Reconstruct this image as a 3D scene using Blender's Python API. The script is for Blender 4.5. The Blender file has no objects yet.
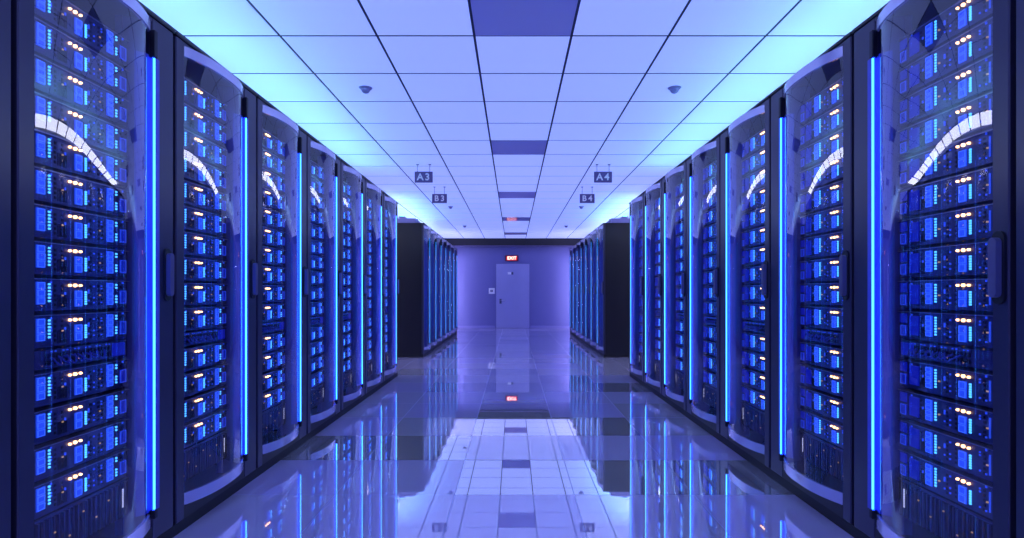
import bpy, math, random
random.seed(7)
scn = bpy.context.scene
C = scn.collection
PI = math.pi

# ------------------------------------------------------------------ camera, world, exposure
EYE = 1.057
cam = bpy.data.cameras.new('camera'); camo = bpy.data.objects.new('camera', cam); C.objects.link(camo)
camo.location = (0, 0, EYE); camo.rotation_euler = (PI/2, 0, 0)
cam.lens = 564.5*36/1024; cam.sensor_width = 36
cam.shift_x = -1.5/1024; cam.shift_y = 23.5/1024
cam.clip_start = 0.05; cam.clip_end = 100
scn.camera = camo
w = bpy.data.worlds.new('world'); scn.world = w; w.use_nodes = True
w.node_tree.nodes['Background'].inputs[0].default_value = (0.01, 0.012, 0.05, 1)
w.node_tree.nodes['Background'].inputs[1].default_value = 0.3
scn.view_settings.view_transform = 'Standard'; scn.view_settings.look = 'None'
scn.view_settings.exposure = 0.08; scn.view_settings.gamma = 1.0
scn.view_settings.use_curve_mapping = False

# light levels of the glowing ceiling and the added lamps
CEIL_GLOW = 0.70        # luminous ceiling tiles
ADDED_UPLIGHT = 17.0          # unseen cyan strips added on the cabinet roofs to wash the ceiling
ADDED_BACK_UPLIGHT = 13.0     # unseen white strips added on the back cabinets to whiten the ceiling
GLARE_LAMP = 6.5        # unseen white panels added for the glare streak in the glass doors
ADDED_END_LAMP = 34.0         # unseen lamps added round the corner to brighten the far end

# ------------------------------------------------------------------ materials
def mat(name, col, rough=0.5, metal=0.0, ior=1.5, emit=None, strength=0.0, coat=0.0):
    m = bpy.data.materials.new(name); m.use_nodes = True
    b = m.node_tree.nodes['Principled BSDF']
    b.inputs['Base Color'].default_value = (*col, 1)
    b.inputs['Roughness'].default_value = rough
    b.inputs['Metallic'].default_value = metal
    b.inputs['IOR'].default_value = ior
    b.inputs['Coat Weight'].default_value = coat
    if emit:
        b.inputs['Emission Color'].default_value = (*emit, 1)
        b.inputs['Emission Strength'].default_value = strength
    return m

def noise_vary(m, scale, amount, bump=0.0, rough=None):
    """fine procedural variation of the base colour (and an optional bump)"""
    nt = m.node_tree; b = nt.nodes['Principled BSDF']
    base = tuple(b.inputs['Base Color'].default_value)
    tc = nt.nodes.new('ShaderNodeTexCoord'); n = nt.nodes.new('ShaderNodeTexNoise')
    n.inputs['Scale'].default_value = scale; n.inputs['Detail'].default_value = 4
    nt.links.new(tc.outputs['Object'], n.inputs['Vector'])
    r = nt.nodes.new('ShaderNodeMapRange'); r.inputs['To Min'].default_value = 1-amount; r.inputs['To Max'].default_value = 1+amount
    nt.links.new(n.outputs['Fac'], r.inputs['Value'])
    v = nt.nodes.new('ShaderNodeVectorMath'); v.operation = 'SCALE'; v.inputs[0].default_value = base[:3]
    nt.links.new(r.outputs['Result'], v.inputs['Scale']); nt.links.new(v.outputs[0], b.inputs['Base Color'])
    if bump:
        bp = nt.nodes.new('ShaderNodeBump'); bp.inputs['Strength'].default_value = bump; bp.inputs['Distance'].default_value = 0.002
        nt.links.new(n.outputs['Fac'], bp.inputs['Height']); nt.links.new(bp.outputs[0], b.inputs['Normal'])
    return m

M = {}
M['body'] = noise_vary(mat('cabinet_black', (0.006, 0.006, 0.014), 0.42), 6, 0.15)
M['frame'] = noise_vary(mat('frame_navy', (0.05, 0.048, 0.10), 0.3, 0.3), 5, 0.12)
M['plinth'] = mat('plinth_black', (0.006, 0.006, 0.012), 0.6)
M['dark'] = mat('dark_inside', (0.01, 0.01, 0.03), 0.7)
M['inner'] = noise_vary(mat('inner_panel', (0.12, 0.13, 0.42), 0.38, 0.15), 8, 0.1)
M['fascia'] = noise_vary(mat('fascia_silver', (0.72, 0.68, 0.92), 0.2, 0.6), 9, 0.08)
M['neon'] = mat('neon_core', (0.1, 0.3, 0.9), 0.4, emit=(0.07, 0.50, 1.0), strength=3.0)
M['diffuser'] = mat('neon_halo', (0.02, 0.05, 0.6), 0.4, emit=(0.006, 0.045, 1.0), strength=6.0)  # deep blue emitter added behind the core for the strip's halo
M['halo_plate'] = mat('strip_halo_plate', (0.09, 0.11, 0.60), 0.5)  # blue plate colour, so a halo shows beside the strip
M['neon_teal'] = mat('neon_teal', (0.05, 0.3, 0.7), 0.4, emit=(0.02, 0.36, 0.80), strength=1.2)
M['glarepanel'] = mat('glare_panel', (0.9, 0.9, 1.0), 0.4, emit=(0.85, 0.88, 1.0), strength=GLARE_LAMP)
M['cap'] = mat('neon_cap', (0.006, 0.006, 0.02), 0.5)
M['handle'] = mat('handle_grey', (0.15, 0.14, 0.27), 0.3, 0.2)
M['handle_dark'] = mat('handle_recess', (0.01, 0.01, 0.02), 0.5)
M['chassis'] = noise_vary(mat('server_chassis', (0.05, 0.055, 0.17), 0.35, 0.3), 40, 0.3)
M['edge_glint'] = mat('server_edge_glint', (0.40, 0.40, 0.55), 0.3, 0.6)  # pale colour standing in for light caught on the chassis top edge
M['vent'] = mat('server_vent', (0.012, 0.012, 0.03), 0.6)
M['bay'] = mat('bay_blue', (0.03, 0.06, 0.5), 0.35, emit=(0.02, 0.10, 1.0), strength=0.62)
M['bay_dim'] = mat('bay_blue_dim', (0.02, 0.03, 0.35), 0.35, emit=(0.008, 0.02, 0.8), strength=0.28)
M['bayrim'] = mat('bay_rim', (0.1, 0.2, 0.7), 0.35, emit=(0.06, 0.19, 1.0), strength=0.8)
M['led'] = mat('led_cyan', (0.1, 0.4, 0.9), 0.4, emit=(0.09, 0.5, 1.0), strength=1.9)
M['led_dim'] = mat('led_dim', (0.05, 0.1, 0.5), 0.4, emit=(0.03, 0.10, 0.9), strength=0.7)
M['amber'] = mat('lamp_amber', (1, 0.6, 0.3), 0.4, emit=(1.0, 0.50, 0.18), strength=6.0)
M['amber_dim'] = mat('led_amber', (0.8, 0.5, 0.2), 0.4, emit=(1.0, 0.55, 0.18), strength=0.4)
M['cable'] = mat('cable_blue', (0.03, 0.05, 0.4), 0.4)
M['white'] = mat('bar_white', (0.85, 0.85, 0.9), 0.5, emit=(0.8, 0.8, 1.0), strength=0.8)
M['sign'] = noise_vary(mat('sign_purple', (0.14, 0.10, 0.28), 0.45), 20, 0.05)
M['signtext'] = mat('sign_text', (0.95, 0.92, 0.98), 0.5)
M['wire'] = mat('hanger_metal', (0.12, 0.14, 0.3), 0.4, 0.5)
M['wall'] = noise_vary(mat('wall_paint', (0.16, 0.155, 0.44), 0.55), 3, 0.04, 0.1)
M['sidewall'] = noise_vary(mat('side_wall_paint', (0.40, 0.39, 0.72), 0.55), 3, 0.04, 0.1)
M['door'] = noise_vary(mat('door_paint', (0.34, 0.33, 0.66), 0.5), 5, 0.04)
M['beam'] = mat('beam_dark', (0.014, 0.012, 0.025), 0.6)
M['skirt'] = mat('skirting', (0.24, 0.23, 0.54), 0.45)
M['ceil_gap'] = mat('ceiling_joint', (0.03, 0.035, 0.10), 0.7)
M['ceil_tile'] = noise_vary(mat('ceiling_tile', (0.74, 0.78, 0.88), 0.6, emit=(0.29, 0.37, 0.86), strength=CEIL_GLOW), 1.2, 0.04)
M['ceil_off'] = mat('ceiling_panel_glossy', (0.60, 0.54, 0.92), 0.1, ior=1.4)
M['uplight'] = mat('added_uplight_cyan', (0.5, 0.9, 1.0), 0.4, emit=(0.20, 0.68, 1.0), strength=ADDED_UPLIGHT)
M['uplight_b'] = mat('added_uplight_azure', (0.5, 0.8, 1.0), 0.4, emit=(0.08, 0.46, 1.0), strength=ADDED_UPLIGHT*0.55)
M['uplight_w'] = mat('added_uplight_white', (0.8, 0.9, 1.0), 0.4, emit=(0.50, 0.72, 1.0), strength=ADDED_BACK_UPLIGHT)
M['endlamp'] = mat('added_end_lamp', (0.9, 0.9, 1.0), 0.4, emit=(0.62, 0.60, 1.0), strength=ADDED_END_LAMP)
M['detector'] = mat('detector_grey', (0.40, 0.38, 0.66), 0.5)
M['exit'] = mat('exit_red', (0.5, 0.02, 0.02), 0.4, emit=(1.0, 0.03, 0.02), strength=0.7)
M['exitcase'] = mat('exit_case', (0.14, 0.02, 0.05), 0.5)
M['exittext'] = mat('exit_letters', (1, 0.6, 0.5), 0.4, emit=(1.0, 0.45, 0.33), strength=3.0)
M['plate'] = mat('switch_plate', (0.85, 0.83, 0.95), 0.4)
M['plate_dark'] = mat('switch_dark', (0.05, 0.05, 0.15), 0.4)
M['metal'] = mat('brushed_metal', (0.5, 0.5, 0.6), 0.25, 0.9)
M['tray'] = mat('trunking_lilac', (0.36, 0.33, 0.62), 0.5)

def glass_mat():
    m = bpy.data.materials.new('curved_glass'); m.use_nodes = True
    nt = m.node_tree; nt.nodes.clear()
    out = nt.nodes.new('ShaderNodeOutputMaterial'); mix = nt.nodes.new('ShaderNodeMixShader')
    tr = nt.nodes.new('ShaderNodeBsdfTransparent'); tr.inputs[0].default_value = (0.90, 0.92, 1.0, 1)
    gl = nt.nodes.new('ShaderNodeBsdfGlossy'); gl.inputs['Roughness'].default_value = 0.015
    gl.inputs[0].default_value = (0.9, 0.9, 1, 1)
    fr = nt.nodes.new('ShaderNodeFresnel'); fr.inputs[0].default_value = 2.1
    geo = nt.nodes.new('ShaderNodeNewGeometry')
    inv = nt.nodes.new('ShaderNodeMath'); inv.operation = 'SUBTRACT'; inv.inputs[0].default_value = 1.0
    mul = nt.nodes.new('ShaderNodeMath'); mul.operation = 'MULTIPLY'
    nt.links.new(geo.outputs['Backfacing'], inv.inputs[1])
    nt.links.new(fr.outputs[0], mul.inputs[0]); nt.links.new(inv.outputs[0], mul.inputs[1])
    nt.links.new(mul.outputs[0], mix.inputs[0]); nt.links.new(tr.outputs[0], mix.inputs[1]); nt.links.new(gl.outputs[0], mix.inputs[2])
    nt.links.new(mix.outputs[0], out.inputs[0])
    return m
M['glass'] = glass_mat()

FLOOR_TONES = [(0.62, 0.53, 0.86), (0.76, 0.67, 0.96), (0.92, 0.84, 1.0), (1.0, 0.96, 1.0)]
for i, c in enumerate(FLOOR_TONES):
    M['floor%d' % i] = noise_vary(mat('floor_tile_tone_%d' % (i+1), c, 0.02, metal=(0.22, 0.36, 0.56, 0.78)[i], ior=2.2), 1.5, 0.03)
M['seam'] = mat('floor_seam', (0.40, 0.40, 0.75), 0.4)

# ------------------------------------------------------------------ mesh helpers
class MB:
    def __init__(s): s.v = []; s.f = []; s.m = []; s.mats = []
    def mi(s, mt):
        mt = M[mt] if isinstance(mt, str) else mt
        if mt not in s.mats: s.mats.append(mt)
        return s.mats.index(mt)
    def box(s, x0, x1, y0, y1, z0, z1, mt, ch=0.0):
        if x0 > x1: x0, x1 = x1, x0
        if y0 > y1: y0, y1 = y1, y0
        if z0 > z1: z0, z1 = z1, z0
        k = s.mi(mt); n = len(s.v)
        if ch <= 0:
            s.v += [(x0,y0,z0),(x1,y0,z0),(x1,y1,z0),(x0,y1,z0),(x0,y0,z1),(x1,y0,z1),(x1,y1,z1),(x0,y1,z1)]
            fs = [(0,3,2,1),(4,5,6,7),(0,1,5,4),(1,2,6,5),(2,3,7,6),(3,0,4,7)]
            s.f += [tuple(n+i for i in f) for f in fs]; s.m += [k]*6
        else:   # chamfered box
            c = min(ch, (x1-x0)/2.01, (y1-y0)/2.01, (z1-z0)/2.01)
            X = (x0, x1); Y = (y0, y1); Z = (z0, z1); idx = {}
            for a in (0,1):
                for b in (0,1):
                    for d in (0,1):
                        sx, sy, sz = (1-2*a)*c, (1-2*b)*c, (1-2*d)*c
                        idx[a,b,d,'x'] = len(s.v); s.v.append((X[a], Y[b]+sy, Z[d]+sz))
                        idx[a,b,d,'y'] = len(s.v); s.v.append((X[a]+sx, Y[b], Z[d]+sz))
                        idx[a,b,d,'z'] = len(s.v); s.v.append((X[a]+sx, Y[b]+sy, Z[d]))
            def q(*ks): s.f.append(tuple(idx[i] for i in ks)); s.m.append(k)
            for a in (0,1):
                f = [(a,0,0,'x'),(a,1,0,'x'),(a,1,1,'x'),(a,0,1,'x')]; q(*(f if a else f[::-1]))
                f = [(0,a,0,'y'),(0,a,1,'y'),(1,a,1,'y'),(1,a,0,'y')]; q(*(f if a else f[::-1]))
                f = [(0,0,a,'z'),(1,0,a,'z'),(1,1,a,'z'),(0,1,a,'z')]; q(*(f if a else f[::-1]))
            for a in (0,1):
                for b in (0,1):
                    f = [(a,b,0,'x'),(a,b,0,'y'),(a,b,1,'y'),(a,b,1,'x')]; q(*(f if (a+b)%2 else f[::-1]))
                    f = [(a,0,b,'x'),(a,0,b,'z'),(a,1,b,'z'),(a,1,b,'x')]; q(*(f[::-1] if (a+b)%2 else f))
                    f = [(0,a,b,'y'),(0,a,b,'z'),(1,a,b,'z'),(1,a,b,'y')]; q(*(f if (a+b)%2 else f[::-1]))
            for a in (0,1):
                for b in (0,1):
                    for d in (0,1):
                        f = [(a,b,d,'x'),(a,b,d,'y'),(a,b,d,'z')]; q(*(f[::-1] if (a+b+d)%2 else f))
        return s
    def prism(s, pts, z0, z1, mt, flip=False):
        """vertical extrusion of a closed outline (x, y)"""
        k = s.mi(mt); n = len(s.v); N = len(pts)
        s.v += [(p[0], p[1], z0) for p in pts] + [(p[0], p[1], z1) for p in pts]
        a = sum(pts[i][0]*pts[(i+1)%N][1]-pts[(i+1)%N][0]*pts[i][1] for i in range(N))
        ccw = a > 0
        for i in range(N):
            j = (i+1) % N
            f = (n+i, n+j, n+N+j, n+N+i); s.f.append(f if ccw else f[::-1]); s.m.append(k)
        b = tuple(n+i for i in range(N)); t = tuple(n+N+i for i in range(N))
        s.f += [b[::-1] if ccw else b, t if ccw else t[::-1]]; s.m += [k, k]
        return s
    def tube(s, pts, r, mt, n=8, close=True):
        from mathutils import Vector
        k = s.mi(mt); P = [Vector(p) for p in pts]; base = len(s.v)
        for i, p in enumerate(P):
            d = (P[min(i+1, len(P)-1)]-P[max(i-1, 0)]).normalized()
            u = d.cross(Vector((0,0,1)))
            if u.length < 0.05: u = d.cross(Vector((1,0,0)))
            u.normalize(); v = d.cross(u)
            rr = r[i] if isinstance(r, (list, tuple)) else r
            for j in range(n):
                a = 2*PI*j/n; q = p+(u*math.cos(a)+v*math.sin(a))*rr; s.v.append(tuple(q))
        for i in range(len(P)-1):
            for j in range(n):
                a = base+i*n+j; b = base+i*n+(j+1)%n
                s.f.append((a, b, b+n, a+n)); s.m.append(k)
        s.f.append(tuple(base+j for j in range(n))[::-1]); s.m.append(k)
        e = base+(len(P)-1)*n; s.f.append(tuple(e+j for j in range(n))); s.m.append(k)
        return s
    def dome(s, x, y, z, r, h, mt, n=16, rings=4):
        """hanging dome, flat side up at height z"""
        k = s.mi(mt); b = len(s.v)
        for i in range(rings):
            a = i/rings*PI/2
            for j in range(n):
                t = 2*PI*j/n; s.v.append((x+r*math.cos(a)*math.cos(t), y+r*math.cos(a)*math.sin(t), z-h*math.sin(a)))
        s.v.append((x, y, z-h)); e = len(s.v)-1
        for i in range(rings-1):
            for j in range(n):
                p = b+i*n+j; q = b+i*n+(j+1)%n; s.f.append((p, p+n, q+n, q)); s.m.append(k)
        for j in range(n): s.f.append((b+(rings-1)*n+j, e, b+(rings-1)*n+(j+1)%n)); s.m.append(k)
        s.f.append(tuple(b+j for j in range(n))); s.m.append(k)
        return s
    def mesh(s, name, smooth=False):
        me = bpy.data.meshes.new(name); me.from_pydata(s.v, [], s.f)
        for mt in s.mats: me.materials.append(mt)
        me.polygons.foreach_set('material_index', s.m)
        if smooth:
            me.polygons.foreach_set('use_smooth', [True]*len(s.f))
            me.set_sharp_from_angle(angle=math.radians(35))
        me.update(); return me
    def build(s, name, parent=None, smooth=False):
        o = bpy.data.objects.new(name, s.mesh(name, smooth)); C.objects.link(o)
        if parent: o.parent = parent
        return o

def tag(o, label=None, cat=None, group=None, kind=None):
    if label: o['label'] = label
    if cat: o['category'] = cat
    if group: o['group'] = group
    if kind: o['kind'] = kind
    return o
def empty(name, loc):
    o = bpy.data.objects.new(name, None); C.objects.link(o); o.location = loc; o.empty_display_size = 0.1; return o
def inst(name, me, parent=None, loc=None):
    o = bpy.data.objects.new(name, me); C.objects.link(o)
    if parent: o.parent = parent
    if loc: o.location = loc
    return o
def copy_tree(o, parent=None):
    c = o.copy(); C.objects.link(c)
    if parent: c.parent = parent
    for ch in list(o.children): copy_tree(ch, c)
    return c
def text_mesh(txt, size, mt, loc, parent, name, spacing=1.0, ext=0.001, bold=0.0):
    cu = bpy.data.curves.new(name, 'FONT'); cu.body = txt; cu.size = size; cu.align_x = 'CENTER'; cu.align_y = 'CENTER'
    cu.extrude = ext; cu.offset = bold; cu.space_character = spacing
    t = bpy.data.objects.new('tmp', cu); C.objects.link(t)
    dg = bpy.context.evaluated_depsgraph_get(); me = bpy.data.meshes.new_from_object(t.evaluated_get(dg))
    bpy.data.objects.remove(t); bpy.data.curves.remove(cu)
    me.materials.clear(); me.materials.append(M[mt])
    o = inst(name, me, parent, loc); o.rotation_euler = (PI/2, 0, 0)
    return o

# ------------------------------------------------------------------ room shell
XW = 4.6; Y0 = -2.5; Y1 = 16.70; H = EYE+1.584
S = 'structure'
# floor: reflective square tiles in four tones, hairline seams
TW, TD = 0.625, 0.609; FX = 0.005+TW*0.5; FY = 2.948
fb = MB(); g = 0.0016
fb.box(-XW-0.1, XW+0.1, Y0-0.1, Y1+0.1, -0.10, -0.001, 'seam')
fixed = {}   # (column, row) -> tone; column 0 = centre, row 0 = first row beyond y=2.948 m
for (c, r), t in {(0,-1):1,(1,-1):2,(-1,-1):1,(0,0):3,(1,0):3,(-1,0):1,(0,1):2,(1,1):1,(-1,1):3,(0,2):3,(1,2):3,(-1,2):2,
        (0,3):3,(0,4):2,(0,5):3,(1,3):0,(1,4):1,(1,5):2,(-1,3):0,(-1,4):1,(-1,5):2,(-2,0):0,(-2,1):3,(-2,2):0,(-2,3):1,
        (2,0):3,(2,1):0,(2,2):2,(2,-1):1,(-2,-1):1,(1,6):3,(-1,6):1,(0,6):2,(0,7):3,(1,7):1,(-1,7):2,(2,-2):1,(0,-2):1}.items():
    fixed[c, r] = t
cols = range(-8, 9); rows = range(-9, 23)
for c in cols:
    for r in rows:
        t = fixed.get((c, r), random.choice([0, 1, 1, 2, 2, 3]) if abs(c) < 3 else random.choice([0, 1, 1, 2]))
        x0 = FX+(c-1)*TW; y0 = FY+r*TD
        xa, xb = max(x0, -XW), min(x0+TW, XW); ya, yb = max(y0, Y0), min(y0+TD, Y1)
        if xb-xa < 0.01 or yb-ya < 0.01: continue
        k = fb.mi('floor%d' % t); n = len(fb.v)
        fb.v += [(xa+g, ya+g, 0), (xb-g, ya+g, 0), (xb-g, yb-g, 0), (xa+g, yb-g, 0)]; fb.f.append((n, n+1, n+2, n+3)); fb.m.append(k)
tag(fb.build('floor'), 'glossy violet tiled floor mirroring the cabinets', kind=S)

# ceiling: luminous lay-in tiles with dark joints
CT = 0.6; CX = -0.242; CY = 4.085
off_rows = {-2: 0, 3: 0, 8: 0, 13: 0, 18: 0}       # rows (start y = CY + k*CT) whose centre tile is a dark panel
cb = MB()
cb.box(-XW-0.1, XW+0.1, Y0-0.1, Y1+0.1, H+0.0015, H+0.12, 'ceil_gap')
glare_cells = set()
for c in range(-8, 9):
    for r in range(-12, 22):
        x0 = CX+c*CT; y0 = CY+r*CT
        xa, xb = max(x0, -XW), min(x0+CT, XW); ya, yb = max(y0, Y0), min(y0+CT, 16.5)
        if xb-xa < 0.03 or yb-ya < 0.03: continue
        if c == 0 and r in off_rows: continue
        if c in (-5, 5) and -6 <= r <= 6: glare_cells.add((c, r)); continue
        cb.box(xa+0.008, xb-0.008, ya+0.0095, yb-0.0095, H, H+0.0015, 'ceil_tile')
tag(cb.build('ceiling'), 'glowing blue and lavender tiled ceiling with thin dark joints', kind=S)
rows_txt = ['nearest the camera at the top of the photo', 'second from the camera, in front of the first hanging signs', 'third from the camera, beyond the hanging signs',
            'fourth from the camera, showing a red reflection', 'farthest from the camera, next to the dark beam']
for i, r in enumerate(sorted(off_rows)):
    b = MB(); x0 = CX; y0 = CY+r*CT
    b.box(x0+0.008, x0+CT-0.008, y0+0.005, y0+CT-0.005, H-0.001, H+0.001, 'ceil_off')
    o = b.build('ceiling_panel')
    tag(o, 'dark glossy purple ceiling panel, '+rows_txt[i], 'ceiling panel', 'dark panels in the centre line of the ceiling')
for (c, r) in sorted(glare_cells):  # unseen panels, added so their reflection streaks the curved glass
    e = empty('added_ceiling_light', (CX+c*CT+CT/2, CY+r*CT+CT/2, H)); h2 = CT/2-0.008
    b = MB()
    for q in ((-h2,h2,-h2,-h2+0.02),(-h2,h2,h2-0.02,h2),(-h2,-h2+0.02,-h2+0.02,h2-0.02),(h2-0.02,h2,-h2+0.02,h2-0.02)): b.box(*q, -0.004, 0.0015, 'metal')
    b.build('frame', e)
    b = MB(); b.box(-h2+0.02, h2-0.02, -h2+0.02, h2-0.02, -0.001, 0.0015, 'glarepanel'); b.build('diffuser', e)
    tag(e, 'unseen white ceiling light added for door glare, behind the %s cabinets' % ('left' if c < 0 else 'right'), 'ceiling light', 'added ceiling lights behind the %s cabinets' % ('left' if c < 0 else 'right'))

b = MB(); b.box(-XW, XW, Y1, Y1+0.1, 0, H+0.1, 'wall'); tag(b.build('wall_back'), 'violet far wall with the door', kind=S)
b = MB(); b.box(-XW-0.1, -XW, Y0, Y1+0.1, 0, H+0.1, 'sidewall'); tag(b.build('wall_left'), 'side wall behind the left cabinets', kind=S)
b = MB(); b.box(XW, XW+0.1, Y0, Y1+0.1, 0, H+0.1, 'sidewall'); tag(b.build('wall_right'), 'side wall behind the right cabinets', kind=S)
b = MB(); b.box(-XW, XW, Y0-0.1, Y0, 0, H+0.1, 'sidewall'); tag(b.build('wall_front'), 'wall behind the camera', kind=S)
b = MB(); b.box(-XW, XW, 16.5, Y1, EYE+1.36, H, 'beam'); b.box(-XW, XW, 16.49, 16.5, EYE+1.35, EYE+1.372, 'sign'); tag(b.build('trim_1'), 'dark beam under the far end of the ceiling', kind=S)
b = MB(); b.box(-XW, -0.56, Y1-0.015, Y1, 0, 0.07, 'skirt', 0.004); b.box(0.50, XW, Y1-0.015, Y1, 0, 0.07, 'skirt', 0.004); tag(b.build('baseboard_back'), 'pale skirting along the far wall', kind=S)

# door on the far wall
PX = Y1/564.5
dx0 = (496.2-513.5)*PX; dx1 = (529.3-513.5)*PX; dh = 1.90
b = MB()
b.box(dx0, dx1, Y1-0.03, Y1, 0.006, dh, 'door', 0.004)
dr = b.build('door_1'); tag(dr, 'pale lilac door in the far wall', kind=S)
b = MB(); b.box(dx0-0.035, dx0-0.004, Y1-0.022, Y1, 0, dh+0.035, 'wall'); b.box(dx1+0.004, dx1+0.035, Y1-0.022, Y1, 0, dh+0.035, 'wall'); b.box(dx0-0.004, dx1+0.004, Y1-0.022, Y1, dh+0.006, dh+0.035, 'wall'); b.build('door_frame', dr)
b = MB(); hx = dx0+0.13; hz = EYE-0.26
b.box(hx-0.03, hx+0.03, Y1-0.038, Y1-0.03, hz-0.07, hz+0.07, 'plate_dark', 0.003)
b.tube([(hx, Y1-0.038, hz+0.02), (hx, Y1-0.075, hz+0.02), (hx+0.04, Y1-0.085, hz+0.02), (hx+0.14, Y1-0.085, hz+0.018)], 0.011, 'metal')
b.build('door_handle', dr, True)
b = MB(); px = (509.6-513.5)*PX; pz = EYE+19.4*PX
b.box(px-0.055, px+0.045, Y1-0.036, Y1-0.03, pz-0.04, pz+0.03, 'plate', 0.003); b.box(px+0.055, px+0.11, Y1-0.036, Y1-0.03, pz-0.045, pz+0.03, 'plate_dark', 0.003)
tag(b.build('door_sign', dr), 'small white and dark plate high on the door')

# exit sign over the door
ez = EYE+34.2*PX; ex = (511.8-513.5)*PX
e = empty('exit_sign', (ex, Y1-0.05, ez)); tag(e, 'small glowing red exit sign on the far wall above the door', 'exit sign')
b = MB(); b.box(-0.20, 0.20, 0, 0.05, -0.085, 0.085, 'exitcase', 0.01); b.build('case', e)
b = MB(); b.box(-0.155, 0.155, -0.006, 0.0, -0.06, 0.06, 'exit', 0.003); b.build('lit_panel', e)
text_mesh('EXIT', 0.125, 'exittext', (0, -0.008, 0), e, 'letters', 1.05, 0.001, 0.004)

# light switch plate left of the door
sx = (491.7-513.5)*PX; sz = EYE+1.5*PX
e = empty('light_switch', (sx, Y1-0.02, sz)); tag(e, 'square white switch plate on the far wall left of the door', 'light switch')
b = MB(); b.box(-0.088, 0.088, 0, 0.02, -0.088, 0.088, 'plate', 0.006); b.build('plate', e)
b = MB(); b.box(-0.036, 0.036, -0.008, 0, -0.03, 0.034, 'plate_dark', 0.004); b.box(-0.018, 0.018, -0.012, -0.008, -0.016, 0.02, 'tray', 0.003); b.build('button', e)

# hanging aisle signs
def hang_sign(txt, x, y, zt, label):
    e = empty('hanging_sign', (x, y, H)); tag(e, label, 'hanging sign', 'hanging aisle signs')
    z1 = zt-H; z0 = z1-0.135
    b = MB(); b.box(-0.111, 0.111, -0.006, 0.006, z0, z1, 'sign', 0.002); b.build('board', e)
    for s in (-1, 1):
        b = MB(); b.tube([(s*0.075, 0, 0.0), (s*0.075, 0, z1)], 0.0032, 'wire', 6); b.box(s*0.075-0.016, s*0.075+0.016, -0.012, 0.012, -0.008, 0, 'wire', 0.002)
        b.build('hanger', e)
    for ch, dx, nm in ((txt[0], -0.043, 'letter'), (txt[2], 0.046, 'digit')):
        text_mesh(ch, 0.118, 'signtext', (dx, -0.0075, (z0+z1)/2-0.002), e, nm, 1.0, 0.001, 0.0032)
hang_sign('A 3', -1.110, 6.98, EYE+1.494, 'dark purple hanging sign reading A 3, the larger one on the left')
hang_sign('A 4', 1.107, 6.98, EYE+1.494, 'dark purple hanging sign reading A 4, the larger one on the right')
hang_sign('B 3', -1.109, 8.46, EYE+1.476, 'dark purple hanging sign reading B 3, just beyond the A 3 sign')
hang_sign('B 4', 1.104, 8.46, EYE+1.476, 'dark purple hanging sign reading B 4, just beyond the A 4 sign')

# smoke detectors
for (x, y, wd) in ((-1.145, 4.37, 'nearest on the left'), (1.246, 4.37, 'nearest on the right'), (-1.16, 10.4, 'just beyond the B 3 sign'), (1.25, 10.4, 'just beyond the B 4 sign'),
               (-1.16, 13.4, 'farthest on the left'), (1.25, 13.4, 'farthest on the right')):
    e = empty('smoke_detector', (x, y, H)); tag(e, 'small round smoke detector on the ceiling, '+wd, 'smoke detector', 'smoke detectors on the ceiling')
    b = MB(); b.dome(0, 0, 0, 0.052, 0.014, 'detector', 20, 3); b.build('base', e, True)
    b = MB(); b.dome(0, 0, -0.012, 0.034, 0.032, 'detector', 20, 5); b.build('sensor_head', e, True)

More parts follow.
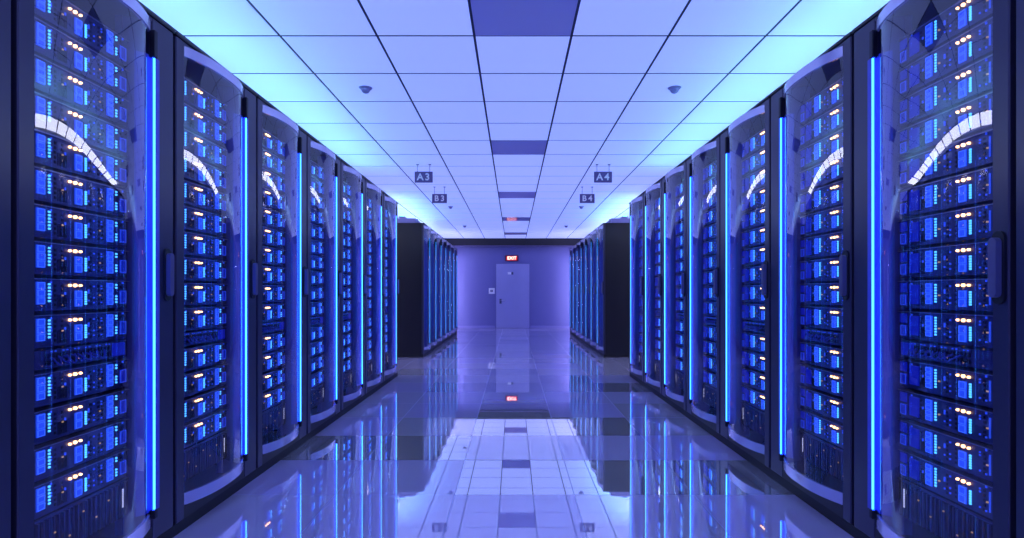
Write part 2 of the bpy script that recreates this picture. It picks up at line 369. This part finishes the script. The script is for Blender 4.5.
# ------------------------------------------------------------------ server cabinets
XF = 1.464; PITCH = 0.783; ZT = EYE+1.132; DEPTH = 1.0
GA, GB = 0.07, 0.62      # door span along the cabinet front
def arc(off=0.0, n=44):
    pts = []
    for i in range(n+1):
        u = -math.cos(PI*i/n)
        bl = 0.054*(1-abs(u)**2.4)
        yy = (GA+GB)/2+u*(GB-GA)/2
        pts.append((-bl+off, yy))
    return pts
FB0, FB1 = EYE-0.945, EYE-0.893       # lower fascia
FT0, FT1 = EYE+1.052, EYE+1.097       # upper fascia
NB, NT = EYE-0.878, EYE+0.948         # light strip
XS = 0.091                            # server plane behind the frame plane
SY0, SY1 = 0.167, 0.614
STOP = EYE+1.028; UH = 0.121; PH = 0.0716
cab = {}
for s in (-1, 1):
    def B(mb, lx0, lx1, y0, y1, z0, z1, mt, ch=0): mb.box(s*lx0, s*lx1, y0, y1, z0, z1, mt, ch)
    P = lambda pts: [(s*p[0], p[1]) for p in pts]
    d = {}
    b = MB()   # carcass
    B(b, 0.03, DEPTH, 0.008, 0.03, 0.05, ZT-0.012, 'body'); B(b, 0.03, DEPTH, PITCH-0.03, PITCH-0.008, 0.05, ZT-0.012, 'body')
    B(b, DEPTH-0.02, DEPTH, 0.03, PITCH-0.03, 0.05, ZT-0.012, 'body')
    B(b, 0.03, DEPTH, 0.03, PITCH-0.03, 0.05, 0.08, 'dark')
    d['carcass'] = b.mesh('carcass')
    b = MB(); B(b, 0.02, DEPTH+0.005, 0.004, PITCH-0.004, ZT-0.012, ZT, 'body', 0.003)
    B(b, -0.006, 0.02, 0.004, PITCH-0.004, ZT-0.016, ZT, 'body', 0.003); d['roof'] = b.mesh('roof')
    b = MB(); B(b, 0.004, DEPTH, 0.0, PITCH, 0, 0.05, 'plinth'); d['plinth'] = b.mesh('plinth')
    b = MB()   # front frame
    B(b, 0, 0.03, 0.010, GA, 0.05, ZT-0.016, 'frame', 0.004)
    B(b, 0, 0.03, GB+0.012, PITCH-0.010, 0.05, ZT-0.016, 'frame', 0.004)
    B(b, 0.002, 0.03, GA, GB+0.012, 0.05, FB0-0.006, 'body')
    B(b, 0.002, 0.03, GA, GB+0.012, FT1+0.004, ZT-0.016, 'frame')
    B(b, XS+0.004, XS+0.03, 0.031, SY0-0.001, 0.08, ZT-0.016, 'inner')                       # near mounting rail
    B(b, XS+0.02, XS+0.05, SY1, PITCH-0.03, 0.08, ZT-0.016, 'inner')
    b.prism(P([(0.03, GB+0.012), (XS+0.02, SY1+0.004), (XS+0.02, SY1+0.018), (0.034, GB+0.03)]), 0.08, ZT-0.016, 'inner')
    zz = 0.14                                                                     # rail holes
    while zz < STOP+0.02: B(b, XS+0.002, XS+0.004, SY0-0.016, SY0-0.008, zz, zz+0.010, 'vent'); zz += 0.0403
    d['front_frame'] = b.mesh('front_frame')
    for nm, z0, z1, za in (('lower_rail', FB0, FB1, FB0+0.002), ('upper_rail', FT0, FT1, FT1-0.010)):   # curved bright rails, each with its lid
        b = MB(); b.prism(P(arc(0)+arc(0.012)[::-1]), z0, z1, 'fascia')
        b.prism(P(arc(0.011)+[(0.03, GB), (0.03, GA)]), za, za+0.008, 'body')
        d[nm] = b.mesh(nm, True)
    b = MB(); ga = arc(0.003)[:-9]; gb = arc(0.008)[:-9]; b.prism(P(ga+gb[::-1]), FB1+0.0005, FT0-0.0005, 'glass'); d['door'] = b.mesh('door', True)
    b = MB(); nx, ny = -0.010, GB+0.002
    b.prism([(s*(nx+0.0045*math.cos(a)), ny+0.0045*math.sin(a)) for a in [i*PI/5 for i in range(10)]], NB, NT, 'diffuser')
    b.prism([(s*(nx-0.0045+0.0036*math.cos(a)), ny-0.002+0.0036*math.sin(a)) for a in [i*PI/4 for i in range(8)]], NB+0.004, NT-0.004, 'neon')
    d['light_strip'] = b.mesh('light_strip')
    b = MB(); b.prism([(s*(nx+0.011*math.cos(a)), ny+0.011*math.sin(a)) for a in [i*PI/8 for i in range(16)]], NB, NT, 'neon_teal'); d['light_strip_wide'] = b.mesh('light_strip', True)
    b = MB(); b.prism(P([(0.030, GB-0.045), (0.006, GB-0.020), (0.003, GB+0.002), (-0.001, GB+0.020), (-0.001, GB+0.055), (0.0, GB+0.056), (0.004, GB+0.03), (0.010, GB+0.002), (0.036, GB-0.045)]), NB-0.01, NT+0.01, 'halo_plate'); d['halo_plate'] = b.mesh('halo_plate', True)  # blue plate added to spread the strip's halo
    b = MB(); B(b, XS, XS+0.02, SY0, SY1, 0.1, STOP+0.03, 'inner'); zz = 0.16  # added panel with glowing blocks, so the back row doors look lit blue
    while zz < STOP: B(b, XS-0.006, XS, SY0+0.01, SY1-0.01, zz, zz+0.09, 'bay_dim'); zz += 0.121
    d['glow_panel'] = b.mesh('glow_panel')
    b = MB(); B(b, -0.022, 0.002, ny-0.011, ny+0.010, NT, FT0+0.006, 'cap', 0.003); d['strip_cap_top'] = b.mesh('strip_cap')
    b = MB(); B(b, -0.022, 0.002, ny-0.010, ny+0.010, FB1-0.02, NB, 'cap', 0.003); d['strip_cap_foot'] = b.mesh('strip_cap')
    # handle: rounded plate with a raised grip; on the right hand side as one faces the door
    hy = 0.722 if s < 0 else 0.040; hw = 0.020; b = MB()
    def cap_outline(w2, z0, z1, n=8):
        o = [(w2*math.cos(PI*i/n), z1-w2+w2*math.sin(PI*i/n)) for i in range(n+1)]
        return o+[(w2*math.cos(PI+PI*i/n), z0+w2+w2*math.sin(PI+PI*i/n)) for i in range(n+1)]
    def slab(w2, z0, z1, xa, xb, mt):
        k = b.mi(mt); o = cap_outline(w2, z0, z1); n = len(b.v); N = len(o)
        b.v.extend([(s*xa, hy+p[0], p[1]) for p in o]+[(s*xb, hy+p[0], p[1]) for p in o])
        for i in range(N): j = (i+1) % N; b.f.append((n+i, n+j, n+N+j, n+N+i)); b.m.append(k)
        b.f.append(tuple(n+N+i for i in range(N))); b.m.append(k); b.f.append(tuple(n+i for i in range(N))[::-1]); b.m.append(k)
    slab(0.023, EYE-0.035, EYE+0.185, 0.001, -0.008, 'handle_dark')
    slab(0.014, EYE-0.015, EYE+0.165, -0.008, -0.026, 'handle')
    d['handle'] = b.mesh('handle', True)
    cab[s] = d

def make_cabinet(s, y0, label, group, name='server_cabinet', end=False, nohandle=False):
    e = empty(name, (s*XF, y0, 0)); tag(e, label, 'server cabinet', group); d = cab[s]
    for n in ('plinth', 'carcass', 'roof', 'front_frame'): inst(n, d[n], e)
    dr = inst('door', d['door'], e)
    for n in ('upper_rail', 'lower_rail') + (() if nohandle else ('handle',)): inst(n, d[n], dr)
    inst('light_strip', d['light_strip_wide' if end else 'light_strip'], dr)
    if not end: inst('halo_plate', d['halo_plate'], dr)
    if end: inst('glow_panel', d['glow_panel'], e)
    inst('strip_cap', d['strip_cap_top'], dr); inst('strip_cap', d['strip_cap_foot'], dr)
    return e

# ---- equipment meshes (local: origin at the front lower near corner of the unit; x into the cabinet)
SW = SY1-SY0
def u2y(s, u, w):      # u measured from the left-hand side as one faces the unit
    return (u, u+w) if s < 0 else (SW-u-w, SW-u)
LAY = {-1: [(0.012, 3, 0.10, 0.80), (0.173, 2, 0.36, 0.90), (0.330, 4, 0.08, 0.88)],
        1: [(0.146, 4, 0.10, 0.84), (0.304, 2, 0.36, 0.90)]}
AMB = {-1: 0.150, 1: 0.300}
def block(b, s, u, n, t0, t1, fh, w=0.033, mt='bay', rim='bayrim'):
    ya, yb = u2y(s, u, w); za = fh*(1-t1); zb = fh*(1-t0); h = (zb-za)/n
    b.box(0, -s*0.004, ya, yb, za, zb, mt)
    for i in range(n):
        z0 = za+i*h+0.002; z1 = za+(i+1)*h-0.002; xx = (-s*0.004, -s*0.006)
        b.box(*xx, ya+0.002, yb-0.002, z1-0.002, z1, rim); b.box(*xx, ya+0.002, yb-0.002, z0, z0+0.002, rim)
        b.box(*xx, ya+0.002, ya+0.004, z0+0.002, z1-0.002, rim); b.box(*xx, yb-0.004, yb-0.002, z0+0.002, z1-0.002, rim)
def led_column(b, s, u, t0, t1, fh, n=6, gap=False, mt='led'):
    ya, yb = u2y(s, u-0.0005, 0.0095); b.box(0, -s*0.0015, ya, yb, fh*(1-t1), fh*(1-t0), 'chassis')
    for i in range(n):
        if gap and i in (2, 3) : continue
        t = t0+(t1-t0)*(i+0.5)/n; ya, yb = u2y(s, u, 0.0085); zc = fh*(1-t)
        b.box(0, -s*0.006, ya, yb, zc-0.0034, zc+0.0034, mt, 0.0015)
def server_parts(s):
    fh = UH-0.014; out = []
    b = MB()
    b.box(0, s*0.55, 0, SW, 0, fh, 'chassis'); b.box(-s*0.006, s*0.03, -0.004, SW+0.004, fh-0.0025, fh, 'edge_glint')
    # small ports, ventilation slots and indicator dots across the face
    rnd = random.Random(11)
    for u in (0.085, 0.115, 0.245, 0.285, 0.305, 0.405):
        for k in range(5):
            ya, yb = u2y(s, u, 0.008); zc = fh*(0.14+0.15*k)
            b.box(0, -s*0.002, ya, yb, zc, zc+0.009, 'vent')
    for k in range(7):
        ya, yb = u2y(s, 0.10+0.006*k, 0.003); b.box(0, -s*0.0015, ya, yb, 0.01, fh*0.5, 'vent')
    out.append(('chassis', b)); base = b
    for (u, n, t0, t1) in LAY[s]:
        b = MB(); block(b, s, u, n, t0, t1, fh); out.append(('drive_bay', b))
        b = MB(); led_column(b, s, u+0.046, t0+0.02, t1-0.05, fh, 6 if n != 4 else 7, n == 4 and s < 0); out.append(('led_column', b))
    if s < 0:
        b = MB(); block(b, s, 0.400, 1, 0.35, 0.85, fh, 0.036, 'bay_dim', 'led_dim'); out.append(('side_module', b))
    else:
        b = MB(); block(b, s, 0.006, 1, 0.08, 0.42, fh, 0.036, 'bay_dim', 'bay_dim'); block(b, s, 0.008, 1, 0.50, 0.90, fh, 0.034, 'bay_dim', 'led_dim'); out.append(('side_module', b))
        b = MB(); block(b, s, 0.060, 2, 0.15, 0.85, fh, 0.050, 'bay_dim', 'bay_dim'); out.append(('side_module', b))
    b = base
    for (u, k) in ((0.068, 3), (0.128, 2), (0.236, 4), (0.262, 3), (0.300 if s < 0 else 0.390, 3), (0.415, 3)):
        for q in range(k):
            ya, yb = u2y(s, u, 0.005); zc = fh*(0.12+0.8*rnd.random()); b.box(0, -s*0.004, ya, yb, zc, zc+0.006, 'led_dim')
    for u in ((0.115, 0.29) if s < 0 else (0.21, 0.42)):
        ya, yb = u2y(s, u, 0.006); b.box(0, -s*0.005, ya, yb, fh*0.45, fh*0.45+0.005, 'amber_dim')
    if s > 0:
        ya, yb = u2y(s, 0.43, 0.004); b.box(0, -s*0.004, ya, yb, 0.02, fh-0.02, 'led_dim')
    for k, r in ((0, 0.0040), (1, 0.0054), (2, 0.0040)):
        b = MB(); ya, _ = u2y(s, AMB[s]+0.024*k, 0.0); zc = fh-0.021
        b.tube([(0, ya, zc), (-s*0.006, ya, zc), (-s*0.009, ya, zc)], [r*1.1, r*1.1, r*0.6], 'amber', 10); out.append(('warning_lamp', b))
    return out
def merge(parts):
    o = MB()
    for _, b in parts:
        n = len(o.v); o.v += b.v; mp = [o.mi(m) for m in b.mats]
        o.f += [tuple(i+n for i in f) for f in b.f]; o.m += [mp[k] for k in b.m]
    return o
def patch_panel(s):
    h = PH-0.010; out = []; rnd = random.Random(5)
    b = MB(); b.box(0, s*0.3, 0, SW, 0, h, 'chassis'); ya, yb = u2y(s, 0.36 if s < 0 else 0.01, 0.07); b.box(0, -s*0.003, ya, yb, 0.006, h-0.006, 'bay_dim')
    for k in range(18):
        ya, yb = u2y(s, 0.05+0.017*k, 0.012); b.box(0, -s*0.003, ya, yb, h*0.55, h*0.78, 'vent'); b.box(0, -s*0.003, ya, yb, h*0.18, h*0.42, 'vent')
        if k % 3: ya, yb = u2y(s, 0.053+0.017*k, 0.004); b.box(0, -s*0.005, ya, yb, h*0.86, h*0.86+0.004, 'led_dim')
    out.append(('panel', b))
    for k in range(7):
        b = MB(); a = u2y(s, 0.06+0.03*k+0.01*rnd.random(), 0)[0]; c = u2y(s, 0.10+0.036*k, 0)[0]; pts = []
        for i in range(9):
            t = i/8; pts.append((-s*(0.003+0.022*math.sin(PI*t)), a+(c-a)*t, h*0.66-h*0.55*math.sin(PI*t)*(0.7+0.3*rnd.random()) if i not in (0, 8) else h*0.6))
        b.tube(pts, 0.0032, 'cable', 6); out.append(('cable', b))
    return out
GH = 0.150
def vented(s):
    b = MB(); b.box(0, s*0.03, 0, SW, 0, GH, 'dark'); y = 0.012
    while y < SW-0.01: b.box(0, -s*0.008, y, y+0.007, 0.006, GH-0.012, 'chassis'); y += 0.021
    b.box(-s*0.008, 0, 0, SW, GH-0.008, GH, 'chassis')
    l = MB(); yy = SW-0.045
    l.box(-s*0.008, -s*0.010, yy, yy+0.010, GH-0.108, GH-0.032, 'dark')
    for k in range(11): l.box(-s*0.010, -s*0.011, yy+0.001, yy+0.009, GH-0.106+0.0068*k, GH-0.106+0.0068*k+0.0048, 'white')
    m = b
    for k, t in ((1, 0.2), (3, 0.55), (6, 0.3), (9, 0.7), (12, 0.4), (15, 0.65)): m.box(-s*0.008, -s*0.011, 0.012+0.021*k, 0.018+0.021*k, GH*t, GH*t+0.005, 'amber_dim')
    return [('grille', b), ('status_bar', l)]

# prototypes
proto = {}
for s in (-1, 1):
    for kind, fn in (('server', server_parts), ('patch_panel', patch_panel), ('vent_panel', vented)):
        parts = fn(s)
        proto[s, kind, 'full'] = [(n, b.mesh(n)) for n, b in parts]
        proto[s, kind, 'one'] = merge(parts).mesh(kind)
        proto[s, kind, 'far'] = merge([q for q in parts if q[0] != 'warning_lamp']).mesh(kind+'_far')
NAMES = {'server': ('rack_server', 'server'), 'patch_panel': ('patch_panel', 'patch panel'), 'vent_panel': ('vent_panel', 'vent panel')}
def place_unit(s, kind, y0, z, full, label, group, far=False):
    nm, cat = NAMES[kind]; loc = (s*(XF+XS), y0+SY0, z)
    if full:
        e = empty(nm, loc)
        for n, me in proto[s, kind, 'full']: inst(n, me, e)
    else: e = inst(nm, proto[s, kind, 'far' if far else 'one'], None, loc)
    tag(e, label, cat, group)

ORD = ['first', 'second', 'third', 'fourth', 'fifth', 'sixth', 'seventh', 'eighth', 'ninth', 'tenth']
AST = 2.441-2*PITCH      # near end of the cabinet that is cut by the frame
for s, side in ((-1, 'left'), (1, 'right')):
    for i in range(8):
        y0 = AST+i*PITCH
        which = 'cut off by the photo edge' if i == 0 else ('nearest complete one' if i == 1 else ('farthest one' if i == 7 else ORD[i-1]+' complete one'))
        make_cabinet(s, y0, 'cabinet with curved glass door, %s front row, %s' % (side, which), 'server cabinets of the %s front row' % side, nohandle=(i == 0 and s < 0))
        if i == 0: continue
        cabname = '%s %s front cabinet' % ('nearest' if i == 1 else 'farthest' if i == 7 else ORD[i-1], side)
        z = STOP; full = i <= 2
        for k in range(10):
            z -= UH; place_unit(s, 'server', y0, z, full, 'blue-lit rack server, %s from the top of the %s' % (ORD[k], cabname), 'servers in the %s' % cabname, i > 3)
        z -= PH; place_unit(s, 'patch_panel', y0, z, full, 'low patch panel with blue cables between servers in the %s' % cabname, 'patch panels in the cabinets')
        for k in range(4):
            z -= UH; place_unit(s, 'server', y0, z, full, 'blue-lit rack server, %s one below the patch panel of the %s' % (ORD[k], cabname), 'servers in the %s' % cabname, i > 3)
        z -= 0.006+GH; place_unit(s, 'vent_panel', y0, z, full, 'dark slatted vent panel with small white bar light, foot of the %s' % cabname, 'vent panels in the cabinets')
    for i in range(7):
        y0 = 9.18+i*PITCH
        which = 'nearest the cross aisle with black side' if i == 0 else ('last before the far wall' if i == 6 else ORD[i]+' from the cross aisle')
        make_cabinet(s, y0, 'cabinet with teal-lit door in the %s back row, %s' % (side, which), 'server cabinets of the %s back row' % side, end=True)
    # lilac trunking on the back row's roofs
    e = MB(); e.box(s*(XF+0.13), s*(XF+0.75), 9.20, 14.62, ZT, ZT+0.078, 'tray', 0.006)
    for k in range(7): e.box(s*(XF+0.12), s*(XF+0.76), 9.35+k*PITCH, 9.38+k*PITCH, ZT, ZT+0.084, 'tray', 0.003)
    tag(e.build('cable_trunking'), 'lilac cable trunking along the roofs of the %s back row' % side, 'cable trunking')
    # unseen uplights added to brighten and tint the ceiling
    def uplight(y0, ln, x, z, mt, lab, grp):
        e = empty('added_uplight', (s*x, y0, z)); tag(e, lab, 'uplight', grp)
        b = MB(); b.box(-0.045, 0.045, 0, ln, 0, 0.03, 'tray', 0.004); b.build('housing', e)
        b = MB(); b.box(-0.03, 0.03, 0.01, ln-0.01, 0.03, 0.036, mt); b.build('diffuser', e)
    for i in range(8): uplight(AST+i*PITCH+0.04, PITCH-0.08, XF+0.42, ZT, 'uplight', 'added unseen cyan uplight strip on top of the front cabinets, %s side' % side, 'added uplights on the %s front cabinets' % side)
    for i in range(7): uplight(9.18+i*PITCH+0.04, PITCH-0.08, XF+0.68, ZT+0.084, 'uplight_w', 'added unseen white uplight strip on top of the back cabinets, %s side' % side, 'added uplights on the %s back cabinets' % side)
    for i in range(4): uplight(9.18+i*PITCH+0.04, PITCH-0.08, XF+0.36, ZT+0.084, 'uplight_b', 'added unseen cyan uplight strip on top of the back cabinets, %s side' % side, 'added cyan uplights on the %s back cabinets' % side)
    uplight(9.18+7*PITCH+0.07, Y1-9.18-7*PITCH-0.70, 1.72, 1.70, 'endlamp', 'added unseen lilac uplight strip between the %s back row and the far wall' % side, None)  # added to whiten the far end of the ceiling
    # unseen lamp added round the corner for the glow on the far wall
    e = empty('added_wall_lamp', (s*1.77, 16.15, 0)); tag(e, 'added unseen lamp round the corner of the %s back row, lighting the far wall' % side, 'lamp')
    b = MB(); b.prism([(0.13*math.cos(a), 0.13*math.sin(a)) for a in [i*PI/12 for i in range(24)]], 0, 0.02, 'body'); b.build('base', e)
    b = MB(); b.box(-0.035, 0.035, -0.02, 0.02, 0.02, 2.1, 'body', 0.005); b.build('pole', e)
    b = MB(); b.box(-0.028, 0.028, 0.02, 0.032, 0.10, 2.07, 'endlamp', 0.004); b.build('diffuser', e)
